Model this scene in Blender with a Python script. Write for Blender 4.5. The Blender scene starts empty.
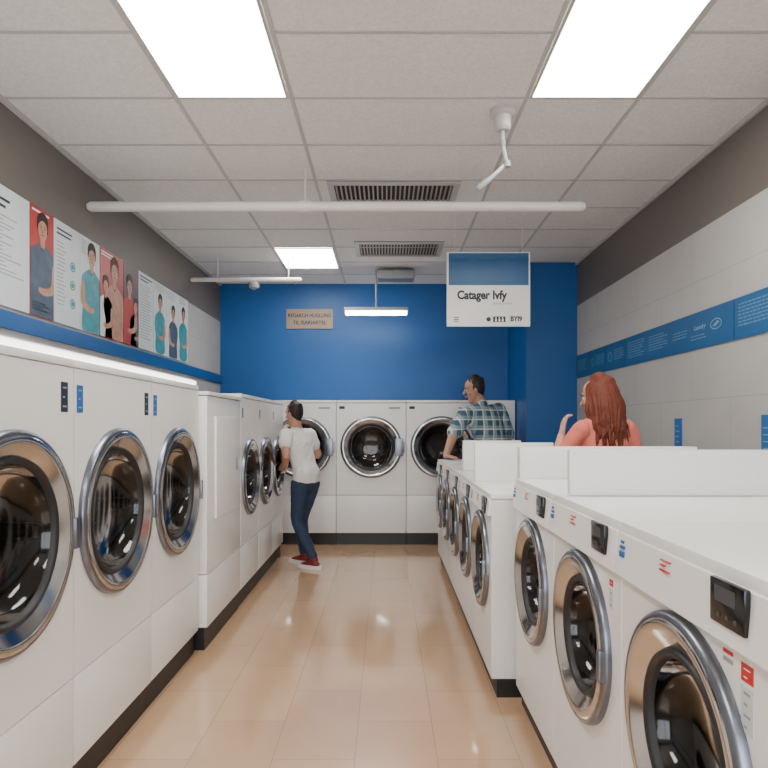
import bpy, bmesh, math, random
from mathutils import Vector, Matrix, Euler
random.seed(7)
C = bpy.context.scene.collection
PI = math.pi
# ---------------------------------------------------------------- materials
def mat(name, col, rough=.5, metal=0, var=0, scale=20, bump=0, emit=0, spec=.5, coat=0, sss=0):
    m = bpy.data.materials.new(name); m.use_nodes = True
    nt = m.node_tree; b = nt.nodes['Principled BSDF']
    b.inputs['Base Color'].default_value = (*col, 1); b.inputs['Roughness'].default_value = rough
    b.inputs['Metallic'].default_value = metal; b.inputs['Specular IOR Level'].default_value = spec
    b.inputs['Coat Weight'].default_value = coat
    if sss:
        b.inputs['Subsurface Weight'].default_value = sss; b.inputs['Subsurface Scale'].default_value = .01
    if emit:
        b.inputs['Emission Color'].default_value = (*col, 1); b.inputs['Emission Strength'].default_value = emit
    if var or bump:
        tc = nt.nodes.new('ShaderNodeTexCoord'); n = nt.nodes.new('ShaderNodeTexNoise')
        n.inputs['Scale'].default_value = scale; n.inputs['Detail'].default_value = 4
        nt.links.new(tc.outputs['Object'], n.inputs['Vector'])
        if var:
            mx = nt.nodes.new('ShaderNodeMix'); mx.data_type = 'RGBA'
            mx.inputs['A'].default_value = (*[c*(1-var) for c in col], 1)
            mx.inputs['B'].default_value = (*[min(1, c*(1+var)) for c in col], 1)
            nt.links.new(n.outputs['Fac'], mx.inputs['Factor']); nt.links.new(mx.outputs['Result'], b.inputs['Base Color'])
        if bump:
            bp = nt.nodes.new('ShaderNodeBump'); bp.inputs['Strength'].default_value = bump; bp.inputs['Distance'].default_value = .01
            nt.links.new(n.outputs['Fac'], bp.inputs['Height']); nt.links.new(bp.outputs['Normal'], b.inputs['Normal'])
    return m

def tiled(name, axes, c1, c2, grout, bw, rh, mortar, rough, offset=.5, band=None, bandcol=None, bump=.1, spec=.5, shift=(0, 0), coat=0):
    m = bpy.data.materials.new(name); m.use_nodes = True
    nt = m.node_tree; b = nt.nodes['Principled BSDF']; L = nt.links.new
    tc = nt.nodes.new('ShaderNodeTexCoord'); sp = nt.nodes.new('ShaderNodeSeparateXYZ'); cb = nt.nodes.new('ShaderNodeCombineXYZ')
    L(tc.outputs['Object'], sp.inputs[0])
    for k in (0, 1):
        ad = nt.nodes.new('ShaderNodeMath'); ad.operation = 'ADD'; ad.inputs[1].default_value = shift[k]
        L(sp.outputs[axes[k]], ad.inputs[0]); L(ad.outputs[0], cb.inputs[k])
    br = nt.nodes.new('ShaderNodeTexBrick'); br.offset = offset
    br.inputs['Scale'].default_value = 1; br.inputs['Brick Width'].default_value = bw; br.inputs['Row Height'].default_value = rh
    br.inputs['Mortar Size'].default_value = mortar; br.inputs['Mortar Smooth'].default_value = .1
    br.inputs['Color1'].default_value = (*c1, 1); br.inputs['Color2'].default_value = (*c2, 1); br.inputs['Mortar'].default_value = (*grout, 1)
    L(cb.outputs[0], br.inputs['Vector'])
    out = br.outputs['Color']
    n = nt.nodes.new('ShaderNodeTexNoise'); n.inputs['Scale'].default_value = 3; n.inputs['Detail'].default_value = 5
    L(tc.outputs['Object'], n.inputs['Vector'])
    mr = nt.nodes.new('ShaderNodeMapRange'); mr.inputs['To Min'].default_value = .9; mr.inputs['To Max'].default_value = 1.08
    L(n.outputs['Fac'], mr.inputs['Value'])
    mx = nt.nodes.new('ShaderNodeMix'); mx.data_type = 'RGBA'; mx.blend_type = 'MULTIPLY'; mx.inputs['Factor'].default_value = 1
    L(out, mx.inputs['A']); L(mr.outputs['Result'], mx.inputs['B']); out = mx.outputs['Result']
    if band is not None:
        gt = nt.nodes.new('ShaderNodeMath'); gt.operation = 'GREATER_THAN'; gt.inputs[1].default_value = band
        L(sp.outputs[2], gt.inputs[0])
        m2 = nt.nodes.new('ShaderNodeMix'); m2.data_type = 'RGBA'; m2.inputs['B'].default_value = (*bandcol, 1)
        L(gt.outputs[0], m2.inputs['Factor']); L(out, m2.inputs['A']); out = m2.outputs['Result']
    L(out, b.inputs['Base Color']); b.inputs['Roughness'].default_value = rough; b.inputs['Specular IOR Level'].default_value = spec
    b.inputs['Coat Weight'].default_value = coat; b.inputs['Coat Roughness'].default_value = .07; b.inputs['Coat IOR'].default_value = 1.6
    bp = nt.nodes.new('ShaderNodeBump'); bp.inputs['Strength'].default_value = bump; bp.inputs['Distance'].default_value = .004; bp.invert = True
    L(br.outputs['Fac'], bp.inputs['Height']); L(bp.outputs['Normal'], b.inputs['Normal'])
    return m

def plaid():
    m = bpy.data.materials.new('plaid_cloth'); m.use_nodes = True
    nt = m.node_tree; b = nt.nodes['Principled BSDF']; L = nt.links.new
    tc = nt.nodes.new('ShaderNodeTexCoord'); sp = nt.nodes.new('ShaderNodeSeparateXYZ'); L(tc.outputs['Object'], sp.inputs[0])
    def stripe(out, f, th):
        a = nt.nodes.new('ShaderNodeMath'); a.operation = 'MULTIPLY'; a.inputs[1].default_value = f; L(out, a.inputs[0])
        c = nt.nodes.new('ShaderNodeMath'); c.operation = 'FRACT'; L(a.outputs[0], c.inputs[0])
        d = nt.nodes.new('ShaderNodeMath'); d.operation = 'LESS_THAN'; d.inputs[1].default_value = th; L(c.outputs[0], d.inputs[0])
        return d.outputs[0]
    prev = None
    col = (.045, .11, .17)
    for (o, f, th, c, fac) in ((sp.outputs[0], 9, .45, (.40, .52, .54), .5), (sp.outputs[2], 9, .45, (.34, .46, .48), .5),
                               (sp.outputs[0], 9, .12, (.75, .78, .75), .7), (sp.outputs[2], 9, .12, (.75, .78, .75), .7)):
        s = stripe(o, f, th)
        k = nt.nodes.new('ShaderNodeMath'); k.operation = 'MULTIPLY'; k.inputs[1].default_value = fac; L(s, k.inputs[0])
        mx = nt.nodes.new('ShaderNodeMix'); mx.data_type = 'RGBA'; mx.inputs['B'].default_value = (*c, 1)
        L(k.outputs[0], mx.inputs['Factor'])
        if prev: L(prev, mx.inputs['A'])
        else: mx.inputs['A'].default_value = (*col, 1)
        prev = mx.outputs['Result']
    L(prev, b.inputs['Base Color']); b.inputs['Roughness'].default_value = .85
    return m

def glassmat():
    m = bpy.data.materials.new('door_glass'); m.use_nodes = True
    nt = m.node_tree; nt.nodes.clear(); L = nt.links.new
    o = nt.nodes.new('ShaderNodeOutputMaterial'); t = nt.nodes.new('ShaderNodeBsdfTransparent'); g = nt.nodes.new('ShaderNodeBsdfGlossy')
    t.inputs[0].default_value = (.46, .42, .40, 1); g.inputs['Roughness'].default_value = .09; g.inputs[0].default_value = (.9, .9, .9, 1)
    lw = nt.nodes.new('ShaderNodeLayerWeight'); lw.inputs[0].default_value = .2
    mr = nt.nodes.new('ShaderNodeMapRange'); mr.inputs['To Min'].default_value = .035; mr.inputs['To Max'].default_value = .5
    L(lw.outputs['Fresnel'], mr.inputs['Value'])
    mx = nt.nodes.new('ShaderNodeMixShader'); L(mr.outputs[0], mx.inputs[0]); L(t.outputs[0], mx.inputs[1]); L(g.outputs[0], mx.inputs[2]); L(mx.outputs[0], o.inputs[0])
    return m

M = {}
M['white'] = mat('white_enamel', (.83, .83, .82), .3, var=.02, scale=3)
M['white2'] = mat('white_laminate', (.86, .86, .85), .35, var=.02, scale=4)
M['black'] = mat('black_plinth', (.008, .008, .009), .45, var=.2)
M['rubber'] = mat('black_rubber', (.015, .015, .017), .5, var=.15)
M['chrome'] = mat('polished_steel', (.60, .59, .58), .15, 1, var=.06, scale=8)
M['steel'] = mat('brushed_steel', (.20, .22, .26), .3, 1, var=.1, scale=30)
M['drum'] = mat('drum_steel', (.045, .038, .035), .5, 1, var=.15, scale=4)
M['grey'] = mat('grey_plastic', (.30, .31, .33), .4, var=.05)
M['glass'] = glassmat()
M['display'] = mat('display_black', (.006, .007, .009), .15, var=.1)
M['button'] = mat('button_grey', (.05, .055, .065), .3, var=.1)
M['red'] = mat('print_red', (.55, .02, .02), .5, var=.05)
M['blue'] = mat('print_blue', (.012, .12, .36), .5, var=.06)
M['ink'] = mat('print_ink', (.015, .02, .035), .5, var=.05)
M['greyink'] = mat('print_grey', (.3, .31, .33), .5, var=.05)
M['paper'] = mat('poster_paper', (.58, .64, .66), .5, var=.10, scale=4)
M['posterred'] = mat('poster_red', (.40, .025, .02), .45, var=.45, scale=6)
M['posterdark'] = mat('poster_dark', (.09, .03, .04), .45, var=.6, scale=8)
M['teal'] = mat('poster_teal', (.03, .26, .32), .5, var=.5, scale=14)
M['figskin'] = mat('poster_skin', (.44, .23, .15), .5, var=.5, scale=14)
M['figblue'] = mat('poster_cloth', (.05, .08, .13), .5, var=.6, scale=12)
M['bluewall'] = mat('blue_paint', (.001, .090, .32), .45, var=.08, scale=2, bump=.02)
M['bluetrim'] = mat('blue_trim', (.004, .08, .27), .35, var=.05)
M['bannerblue'] = mat('banner_blue', (.010, .09, .24), .4, var=.2, scale=4)
M['whiteink'] = mat('print_white', (.8, .82, .85), .5, var=.03)
M['paleink'] = mat('print_pale_blue', (.11, .26, .42), .5, var=.03)
M['softink'] = mat('print_soft_white', (.22, .38, .52), .5, var=.03)
M['bar'] = mat('ceiling_bar', (.46, .45, .43), .4, var=.05)
M['ceil'] = mat('acoustic_tile', (.73, .715, .69), .9, var=.2, scale=55, bump=.35)
M['pipe'] = mat('pipe_paint', (.68, .66, .62), .4, var=.05)
M['bracket'] = mat('bracket_paint', (.48, .47, .45), .4, var=.05)
M['light'] = mat('diffuser', (1, .97, .91), .5, emit=22)
M['tube'] = mat('tube_light', (1, .97, .92), .5, emit=20)
M['strip'] = mat('strip_light', (1, .98, .95), .5, emit=3.5)
M['ventdark'] = mat('vent_dark', (.02, .018, .015), .7, var=.1)
M['ventslat'] = mat('vent_slat', (.33, .29, .24), .5, var=.08)
M['beige'] = mat('sign_beige', (.36, .27, .21), .55, var=.06)
M['floor'] = tiled('floor_tiles', (1, 0), (.61, .385, .228), (.545, .34, .195), (.42, .265, .16), .72, .37, .0026, .2, bump=.08, shift=(.1, .14), spec=.8, coat=.85)
M['wl'] = tiled('wall_panels_side', (1, 2), (.44, .43, .415), (.425, .415, .40), (.33, .32, .31), 1.0, .42, .003, .5, band=2.88, bandcol=(.13, .113, .10), bump=.1)
M['wf'] = mat('wall_paint', (.5, .48, .45), .6, var=.05)
M['skin'] = mat('skin', (.50, .27, .185), .55, var=.07, scale=12, sss=.1)
M['hairdark'] = mat('hair_dark', (.018, .011, .009), .6, var=.4, scale=60)
M['hairred'] = mat('hair_auburn', (.115, .025, .011), .6, var=.5, scale=45, spec=.3)
M['tee'] = mat('white_cotton', (.76, .76, .74), .85, var=.04, bump=.2)
M['jeans'] = mat('dark_denim', (.02, .04, .085), .8, var=.3, scale=30, bump=.2)
M['salmon'] = mat('salmon_cotton', (.60, .165, .13), .95, var=.12, bump=.3, spec=.1)
M['shoe'] = mat('shoe_dark_red', (.18, .02, .02), .6, var=.8, scale=16)
M['sole'] = mat('shoe_sole', (.78, .77, .74), .6, var=.05)
M['darkpants'] = mat('dark_trousers', (.03, .03, .04), .8, var=.1)
M['plaid'] = plaid()
M['eye'] = mat('eye_white', (.7, .68, .64), .2, var=.02)
M['iris'] = mat('eye_iris', (.03, .018, .01), .15, var=.1)
M['lip'] = mat('lip', (.42, .12, .1), .5, var=.05)

# ---------------------------------------------------------------- mesh helpers
def box(bm, x0, x1, y0, y1, z0, z1):
    v = [bm.verts.new(p) for p in ((x0,y0,z0),(x1,y0,z0),(x1,y1,z0),(x0,y1,z0),(x0,y0,z1),(x1,y0,z1),(x1,y1,z1),(x0,y1,z1))]
    for f in ((3,2,1,0),(4,5,6,7),(0,1,5,4),(1,2,6,5),(2,3,7,6),(3,0,4,7)): bm.faces.new([v[i] for i in f])
def merge(bm, src):
    me = bpy.data.meshes.new('tmp'); src.to_mesh(me); bm.from_mesh(me); bpy.data.meshes.remove(me); src.free()
def rbox(bm, x0, x1, y0, y1, z0, z1, r=.006, seg=2):
    t = bmesh.new(); box(t, x0, x1, y0, y1, z0, z1)
    bmesh.ops.bevel(t, geom=t.edges[:], offset=r, segments=seg, affect='EDGES', profile=.6); merge(bm, t)
def lathe(bm, prof, segs=64, c=(0,0,0), axis='Y', closed=False):
    rings = []
    for r, h in prof:
        if r < 1e-6: 
            p = (0, h, 0) if axis == 'Y' else (0, 0, h)
            rings.append([bm.verts.new(Vector(p)+Vector(c))]); continue
        ring = []
        for i in range(segs):
            a = 2*PI*i/segs
            p = (r*math.sin(a), h, r*math.cos(a)) if axis == 'Y' else (r*math.cos(a), r*math.sin(a), h)
            ring.append(bm.verts.new(Vector(p)+Vector(c)))
        rings.append(ring)
    pairs = list(zip(rings[:-1], rings[1:]))
    if closed: pairs.append((rings[-1], rings[0]))
    for A, B in pairs:
        for i in range(segs):
            j = (i+1) % segs
            if len(A) == 1 and len(B) == 1: continue
            if len(A) == 1: bm.faces.new((A[0], B[j], B[i]))
            elif len(B) == 1: bm.faces.new((A[i], A[j], B[0]))
            else: bm.faces.new((A[i], A[j], B[j], B[i]))
def catmull(P, k):
    out = []
    n = len(P)
    for i in range(n-1):
        p0 = P[max(0, i-1)]; p1 = P[i]; p2 = P[i+1]; p3 = P[min(n-1, i+2)]
        for s in range(k):
            t = s/k
            out.append([.5*((2*b)+(-a+c)*t+(2*a-5*b+4*c-d)*t*t+(-a+3*b-3*c+d)*t**3) for a, b, c, d in zip(p0, p1, p2, p3)])
    out.append(list(P[-1])); return out
def loft(bm, pts, rad, n=18, ref=(1,0,0), k=4, ridge=0, nr=14):
    P = []
    for p, r in zip(pts, rad):
        if not isinstance(r, (tuple, list)): r = (r, r)
        P.append((*p, *r))
    S = catmull(P, k) if k > 1 else [list(p) for p in P]
    ref = Vector(ref); rings = []
    cen = [Vector(s[:3]) for s in S]
    def ring(c, t, a, b):
        u = ref - ref.dot(t)*t
        if u.length < .05: u = Vector((0,1,0)) - Vector((0,1,0)).dot(t)*t
        u.normalize(); v = t.cross(u)
        return [bm.verts.new(c+u*a*math.cos(x)*(1+ridge*math.sin(nr*x))+v*b*math.sin(x)*(1+ridge*math.sin(nr*x))) for x in [2*PI*i/n for i in range(n)]]
    N = len(S)
    for i in range(N):
        t = (cen[min(N-1, i+1)]-cen[max(0, i-1)]).normalized()
        a, b = max(.002, S[i][3]), max(.002, S[i][4])
        if i == 0:
            m_ = min(a, b); v0 = bm.verts.new(cen[0]-t*m_*.9); rings.append([v0]); rings.append(ring(cen[0]-t*m_*.65, t, a*.65, b*.65))
        rings.append(ring(cen[i], t, a, b))
        if i == N-1:
            m_ = min(a, b); rings.append(ring(cen[i]+t*m_*.65, t, a*.65, b*.65)); rings.append([bm.verts.new(cen[i]+t*m_*.9)])
    for A, B in zip(rings[:-1], rings[1:]):
        for i in range(n):
            j = (i+1) % n
            if len(A) == 1: bm.faces.new((A[0], B[j], B[i]))
            elif len(B) == 1: bm.faces.new((A[i], A[j], B[0]))
            else: bm.faces.new((A[i], A[j], B[j], B[i]))
def tube(bm, pts, r, n=14): loft(bm, pts, [r]*len(pts), n=n, k=1)
def ell(bm, c, s, mt=None):
    m_ = Matrix.Translation(c) @ Matrix.Diagonal((*s, 1))
    if mt is not None: m_ = mt @ m_
    bmesh.ops.create_uvsphere(bm, u_segments=18, v_segments=12, radius=1, matrix=m_)

def obj(name, bm, m, parent=None, smooth=True, bevel=0, ang=35):
    bmesh.ops.recalc_face_normals(bm, faces=bm.faces[:])
    me = bpy.data.meshes.new(name); bm.to_mesh(me); bm.free()
    for x in (m if isinstance(m, list) else [m]): me.materials.append(x)
    o = bpy.data.objects.new(name, me); C.objects.link(o); o.parent = parent
    if smooth:
        for p in me.polygons: p.use_smooth = True
        me.set_sharp_from_angle(angle=math.radians(ang))
    if bevel:
        b = o.modifiers.new('bevel', 'BEVEL'); b.width = bevel; b.segments = 2; b.limit_method = 'ANGLE'; b.angle_limit = math.radians(50)
    return o
def tag(o, label, cat, group=None):
    o['label'] = label; o['category'] = cat
    if group: o['group'] = group
    return o
def thing(name, label, cat, loc, rotz=0, group=None):
    o = bpy.data.objects.new(name, None); C.objects.link(o); o.location = loc; o.rotation_euler = (0, 0, rotz); o.empty_display_size = .1
    return tag(o, label, cat, group)
def struct(name, bm, m, smooth=False):
    o = obj(name, bm, m, None, smooth); o['kind'] = 'structure'; return o
def dup(root, loc, rotz, label):
    r = root.copy(); C.objects.link(r); r.location = loc; r.rotation_euler = (0, 0, rotz); r['label'] = label
    def rec(src, dst):
        for ch in list(src.children):
            c = ch.copy(); C.objects.link(c); c.parent = dst; rec(ch, c)
    rec(root, r); return r
# flat work: u = viewer's right, v = up, w = out of the face (local +Y is the front)
def fr(bm, u0, u1, v0, v1, w0=0, w1=.002): box(bm, -u1, -u0, w0, w1, v0, v1)
def fdisc(bm, u, v, r, w0=0, w1=.002, n=28): lathe(bm, [(0, w0), (r, w0), (r, w1), (0, w1)], n, (-u, 0, v))
def fpoly(bm, pts, w0=0, w1=.002):
    a = [bm.verts.new((-u, w0, v)) for u, v in pts]; b = [bm.verts.new((-u, w1, v)) for u, v in pts]
    bm.faces.new(a); bm.faces.new(b[::-1]); n = len(a)
    for i in range(n): bm.faces.new((a[i], b[i], b[(i+1) % n], a[(i+1) % n]))
def fring(bm, u, v, a, b_, th, w0, w1, n=32):
    for i in range(n):
        p, q = 2*PI*i/n, 2*PI*(i+1)/n
        fpoly(bm, [(u+a*math.cos(p), v+b_*math.sin(p)), (u+a*math.cos(q), v+b_*math.sin(q)), (u+(a-th)*math.cos(q), v+(b_-th)*math.sin(q)), (u+(a-th)*math.cos(p), v+(b_-th)*math.sin(p))], w0, w1)
def ftext(name, s, size, u, v, w, m, parent, align='CENTER', sx=1, shear=0, thick=.0006, bold=0):
    cu = bpy.data.curves.new('t', 'FONT'); cu.body = s; cu.size = size; cu.align_x = align; cu.align_y = 'CENTER'; cu.extrude = thick; cu.shear = shear
    cu.resolution_u = 3; cu.offset = bold
    t = bpy.data.objects.new('t', cu); C.objects.link(t); bpy.context.view_layer.update()
    dg = bpy.context.evaluated_depsgraph_get(); me = bpy.data.meshes.new_from_object(t.evaluated_get(dg))
    bpy.data.objects.remove(t); bpy.data.curves.remove(cu)
    for q in me.vertices:
        x, y, z = q.co; q.co = (-(x*sx+u), w+z, y+v)
    me.name = name; me.materials.clear(); me.materials.append(m)
    o = bpy.data.objects.new(name, me); C.objects.link(o); o.parent = parent; return o

# ---------------------------------------------------------------- room
XL, XR, YB, YF, ZC = -2.22, 2.22, 8.3, -2.6, 3.39
b = bmesh.new(); box(b, XL-.1, XR+.1, YF-.1, YB+.1, -.1, 0); struct('floor', b, M['floor'])
b = bmesh.new(); box(b, XL-.1, XR+.1, YF-.1, YB+.1, ZC, ZC+.1); struct('ceiling', b, M['ceil'])
b = bmesh.new(); box(b, XL-.1, XL, YF, YB, 0, ZC); struct('wall_left', b, M['wl'])
b = bmesh.new(); box(b, XR, XR+.1, YF, YB, 0, ZC); struct('wall_right', b, M['wl'])
b = bmesh.new(); box(b, XL-.1, XR+.1, YB, YB+.1, 0, ZC); struct('wall_back', b, M['bluewall'])
b = bmesh.new()
for q in ((XL-.1, XR+.1, 0, .5), (XL-.1, XR+.1, 2.9, ZC), (XL-.1, -1.9, .5, 2.9), (1.9, XR+.1, .5, 2.9)): box(b, q[0], q[1], YF-.1, YF, q[2], q[3])
struct('wall_front', b, M['wf'])
b = bmesh.new()
for q in ((-1.9, 1.9, .5, .56), (-1.9, 1.9, 2.84, 2.9), (-1.9, -1.84, .56, 2.84), (1.84, 1.9, .56, 2.84), (-.66, -.60, .56, 2.84), (.60, .66, .56, 2.84)): box(b, q[0], q[1], YF-.08, YF-.02, q[2], q[3])
struct('added_window_1', b, M['bar'])  # unseen frame, made up as an opening for the added fill light
b = bmesh.new(); box(b, 1.63, XR, 7.2, YB, 0, ZC); struct('wall_column', b, M['bluewall'])
# fill light added behind the viewpoint to brighten the room
ld = bpy.data.lights.new('fill_lamp', 'AREA'); ld.shape = 'RECTANGLE'; ld.size = 3.6; ld.size_y = 2.2; ld.energy = 140; ld.color = (.95, .97, 1)
lo = bpy.data.objects.new('fill_lamp', ld); C.objects.link(lo); lo.location = (0, YF-.3, 1.7); lo.rotation_euler = (PI/2, 0, 0)
# ceiling bars
gx = [-1.215, -.545, .81, 1.46]
gy = [3.58+.6*k for k in range(-10, 8)]
b = bmesh.new()
for x in gx: box(b, x-.011, x+.011, YF, YB, ZC-.006, ZC)
for y in gy: box(b, XL, XR, y-.009, y+.009, ZC-.005, ZC)
struct('trim_1', b, M['bar'])
b = bmesh.new(); box(b, XL, XL+.02, YF, YB, ZC-.03, ZC); box(b, XR-.02, XR, YF, 7.2, ZC-.03, ZC); struct('trim_2', b, M['bar'])
b = bmesh.new(); rbox(b, XL, XL+.03, YF, YB, 2.06, 2.165, .004); struct('trim_3', b, M['bluetrim'])

# ---------------------------------------------------------------- ceiling lights
def ceil_light(x0, x1, y0, y1, label):
    cx, cy = (x0+x1)/2, (y0+y1)/2
    t = thing('ceiling_light', label, 'light', (cx, cy, ZC-.012), 0, 'recessed ceiling light panels')
    w, d = (x1-x0)/2-.012, (y1-y0)/2-.012
    b = bmesh.new(); f = .018
    for q in ((-w, w, -d, -d+f), (-w, w, d-f, d), (-w, -w+f, -d+f, d-f), (w-f, w, -d+f, d-f)): box(b, *q, -.002, .005)
    obj('frame', b, M['bar'], t, False)
    b = bmesh.new(); box(b, -w+f, w-f, -d+f, d-f, .0, .005); obj('diffuser', b, M['light'], t, False)
ceil_light(-1.215, -.545, 2.38, 3.58, 'large bright ceiling light panel above the left row of machines')
ceil_light(.81, 1.46, 2.38, 3.58, 'large bright ceiling light panel on the right, nearest the ceiling camera')
ceil_light(-1.215, -.545, 6.58, 7.45, 'small distant ceiling light panel near the blue wall')
ceil_light(-1.215, -.545, -1.2, 0, 'ceiling light panel behind the viewpoint, left'); ceil_light(.81, 1.46, -1.2, 0, 'ceiling light panel behind the viewpoint, right')
# vents
def vent(x0, x1, y0, y1, label):
    cx, cy = (x0+x1)/2, (y0+y1)/2; w, d = (x1-x0)/2, (y1-y0)/2
    t = thing('ceiling_vent', label, 'vent', (cx, cy, ZC-.012), 0, 'ceiling air vents')
    b = bmesh.new(); box(b, -w, w, -d, d, .008, .012); obj('backing', b, M['ventdark'], t, False)
    b = bmesh.new(); f = .05
    for q in ((-w, w, -d, -d+f), (-w, w, d-f, d), (-w, -w+f, -d+f, d-f), (w-f, w, -d+f, d-f)): box(b, *q, -.006, .008)
    obj('frame', b, M['bar'], t, False)
    b = bmesh.new(); n = 26
    for i in range(n):
        x = -w+f+(2*w-2*f)*(i+.5)/n; box(b, x-.006, x+.006, -d+f, d-f, -.012, .006)
    obj('slats', b, M['ventslat'], t, False)
vent(-.46, .58, 4.80, 5.24, 'brown slatted ceiling vent above the long white pipe')
vent(-.33, .60, 6.38, 6.92, 'smaller-looking distant ceiling vent beyond the pipe')

# ---------------------------------------------------------------- washing machines
def plate_hole(bm, W, z0, z1, cz, r, y=0, yb=-.03):
    A = [2*PI*i/64 for i in range(64)]
    for X, Z in ((W/2, z0), (W/2, z1), (-W/2, z0), (-W/2, z1)): A.append(math.atan2(X, Z-cz) % (2*PI))
    A = sorted(set(round(a, 5) for a in A)); I = []; O = []; K = []
    for a in A:
        s, c = math.sin(a), math.cos(a); t = 1e9
        if abs(s) > 1e-6: t = min(t, (W/2)/abs(s))
        if c > 1e-6: t = min(t, (z1-cz)/c)
        if c < -1e-6: t = min(t, (cz-z0)/-c)
        I.append(bm.verts.new((s*r, y, cz+c*r))); O.append(bm.verts.new((s*t, y, cz+c*t))); K.append(bm.verts.new((s*r, yb, cz+c*r)))
    n = len(A); 
    for i in range(n):
        j = (i+1) % n
        bm.faces.new((I[i], I[j], O[j], O[i])); bm.faces.new((I[i], K[i], K[j], I[j]))
    return O
def machine(name, label, cat, group, W, H, D, cz, r, ph, seam=None, style='L', pz=.082):
    t = thing(name, label, cat, (0,0,0), 0, group)
    z0 = ph if seam is None else seam+.004
    zt = H-.035
    b = bmesh.new(); O = plate_hole(b, W, z0, zt, cz, r-.04)
    w = W/2
    Bk = [b.verts.new((v.co.x, -D, v.co.z)) for v in O]; n = len(O)
    for i in range(n): b.faces.new((O[i], O[(i+1) % n], Bk[(i+1) % n], Bk[i]))
    b.faces.new(Bk); obj('body', b, M['white'], t, bevel=.005)
    b = bmesh.new(); rbox(b, -w, w, -D, .004, zt+.003, H, .007); obj('top_panel', b, M['white2'], t)
    b = bmesh.new(); box(b, -w, w, -D+.02, -.03, 0, ph-.002); obj('plinth', b, M['black'], t, False)
    if seam is not None:
        b = bmesh.new(); rbox(b, -w, w, -D, 0, ph, seam, .005); obj('lower_panel', b, M['white'], t)
    # drum with lifters
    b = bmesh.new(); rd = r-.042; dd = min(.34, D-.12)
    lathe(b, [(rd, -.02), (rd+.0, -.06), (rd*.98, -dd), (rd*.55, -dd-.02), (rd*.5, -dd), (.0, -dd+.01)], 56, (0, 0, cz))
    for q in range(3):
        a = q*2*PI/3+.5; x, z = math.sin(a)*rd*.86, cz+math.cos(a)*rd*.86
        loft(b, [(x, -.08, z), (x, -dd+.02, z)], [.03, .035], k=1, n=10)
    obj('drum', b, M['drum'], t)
    # door: polished flange with a wide inner bevel
    b = bmesh.new()
    prof = [(r-.008, 0), (r-.010, .026), (r-.018, .031), (r-.032, .032), (r-.044, .027), (r-.074, .006), (r-.088, .000), (r-.088, -.012), (r-.05, -.012), (r-.03, 0)]
    lathe(b, prof, 72, (0, 0, cz), closed=True); d = obj('door', b, M['chrome'], t, ang=28); d['label'] = 'round polished steel porthole door'
    b = bmesh.new(); g = r-.084
    lathe(b, [(g, .003), (g-.004, .010), (g-.014, .012), (g-.022, .004), (g-.026, -.012), (g, -.012)], 64, (0, 0, cz), closed=True); obj('gasket', b, M['rubber'], d, ang=60)
    b = bmesh.new(); lathe(b, [(r+.006, -.001), (r+.006, .014), (r+.002, .022), (r-.004, .0275), (r-.012, .0285), (r-.012, -.001)], 72, (0, 0, cz), closed=True); obj('outer_band', b, M['steel'], d, ang=60)
    b = bmesh.new(); g -= .02
    lathe(b, [(g, .002), (g*.97, -.03), (g*.86, -.075), (g*.6, -.10), (g*.3, -.11), (0, -.112)], 56, (0, 0, cz)); obj('glass', b, M['glass'], d, ang=80)
    b = bmesh.new()
    if style == 'B':
        rbox(b, -r-.02, -r+.085, .028, .06, cz-.11, cz+.11, .012); rbox(b, -r-.035, -r+.0, 0, .05, cz-.07, cz+.07, .008)
    elif style == 'L':
        rbox(b, -r-.008, -r+.02, .012, .040, cz-.09, cz+.03, .006)
    else:
        rbox(b, -r+.0, -r+.026, .012, .040, cz-.06, cz+.04, .006)
    obj('handle', b, M['steel'], d)
    if style == 'R':
        b = bmesh.new(); zb = H-.030; za = zb-pz
        P = [(-w+.004, 0, za), (-w+.004, .022, za), (-w+.004, .010, zb), (-w+.004, 0, zb)]
        A = [b.verts.new(p) for p in P]; B = [b.verts.new((-p[0], p[1], p[2])) for p in P]
        b.faces.new(A); b.faces.new(B[::-1])
        for i in range(4): b.faces.new((A[i], A[(i+1) % 4], B[(i+1) % 4], B[i]))
        obj('control_panel', b, M['white2'], t, bevel=.003)
        b = bmesh.new(); rbox(b, -w*.80, -w*.80+.125, .012, .026, zb-.088, zb+.003, .004); s = obj('display', b, M['display'], t); s['label'] = 'plain black display'
        b = bmesh.new()
        for q in range(3):
            lathe(b, [(0, .024), (.005, .024), (.005, .0275), (0, .0275)], 16, (-w*.80+.03+q*.03, 0, zb-.068))
        obj('buttons', b, M['button'], s)
        b = bmesh.new(); fr(b, w*.80-.105, w*.80-.03, zb-.042, zb-.010, .026, .0265); obj('screen', b, M['button'], s, False)
        b = bmesh.new()
        for q in range(3): fr(b, -.08, -.03-(q % 2)*.025, zb-.045+q*.012, zb-.042+q*.012, .010, .0208-q*.0015)
        obj('red_print', b, M['red'], t, False)
        b = bmesh.new(); fr(b, -w+.03, -w+.06, zb-.066, zb-.050, .015, .021); fr(b, -w+.03, -w+.06, zb-.043, zb-.034, .012, .0188); fr(b, -w+.03, -w+.05, zb-.028, zb-.020, .01, .0160); obj('blue_print', b, M['blue'], t, False)
    return t
def stickers(t, w, zt, spec):
    for (nm, m, u0, u1, v0, v1, txt) in spec:
        b = bmesh.new(); fr(b, u0, u1, v0, v1, 0, .0015); s = obj(nm, b, m, t, False)
        if txt:
            b = bmesh.new(); n = txt; h = (v1-v0)
            for q in range(n):
                z = v1-h*(q+.6)/(n+.2); fr(b, u0+(u1-u0)*.25, u1-(u1-u0)*(.22+.25*(q % 2)), z-h*.028, z+h*.028, .0015, .0022)
            obj('lettering', b, M['softink'] if m in (M['blue'], M['ink']) else (M['whiteink'] if m is M['red'] else M['greyink']), s, False)

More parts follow.
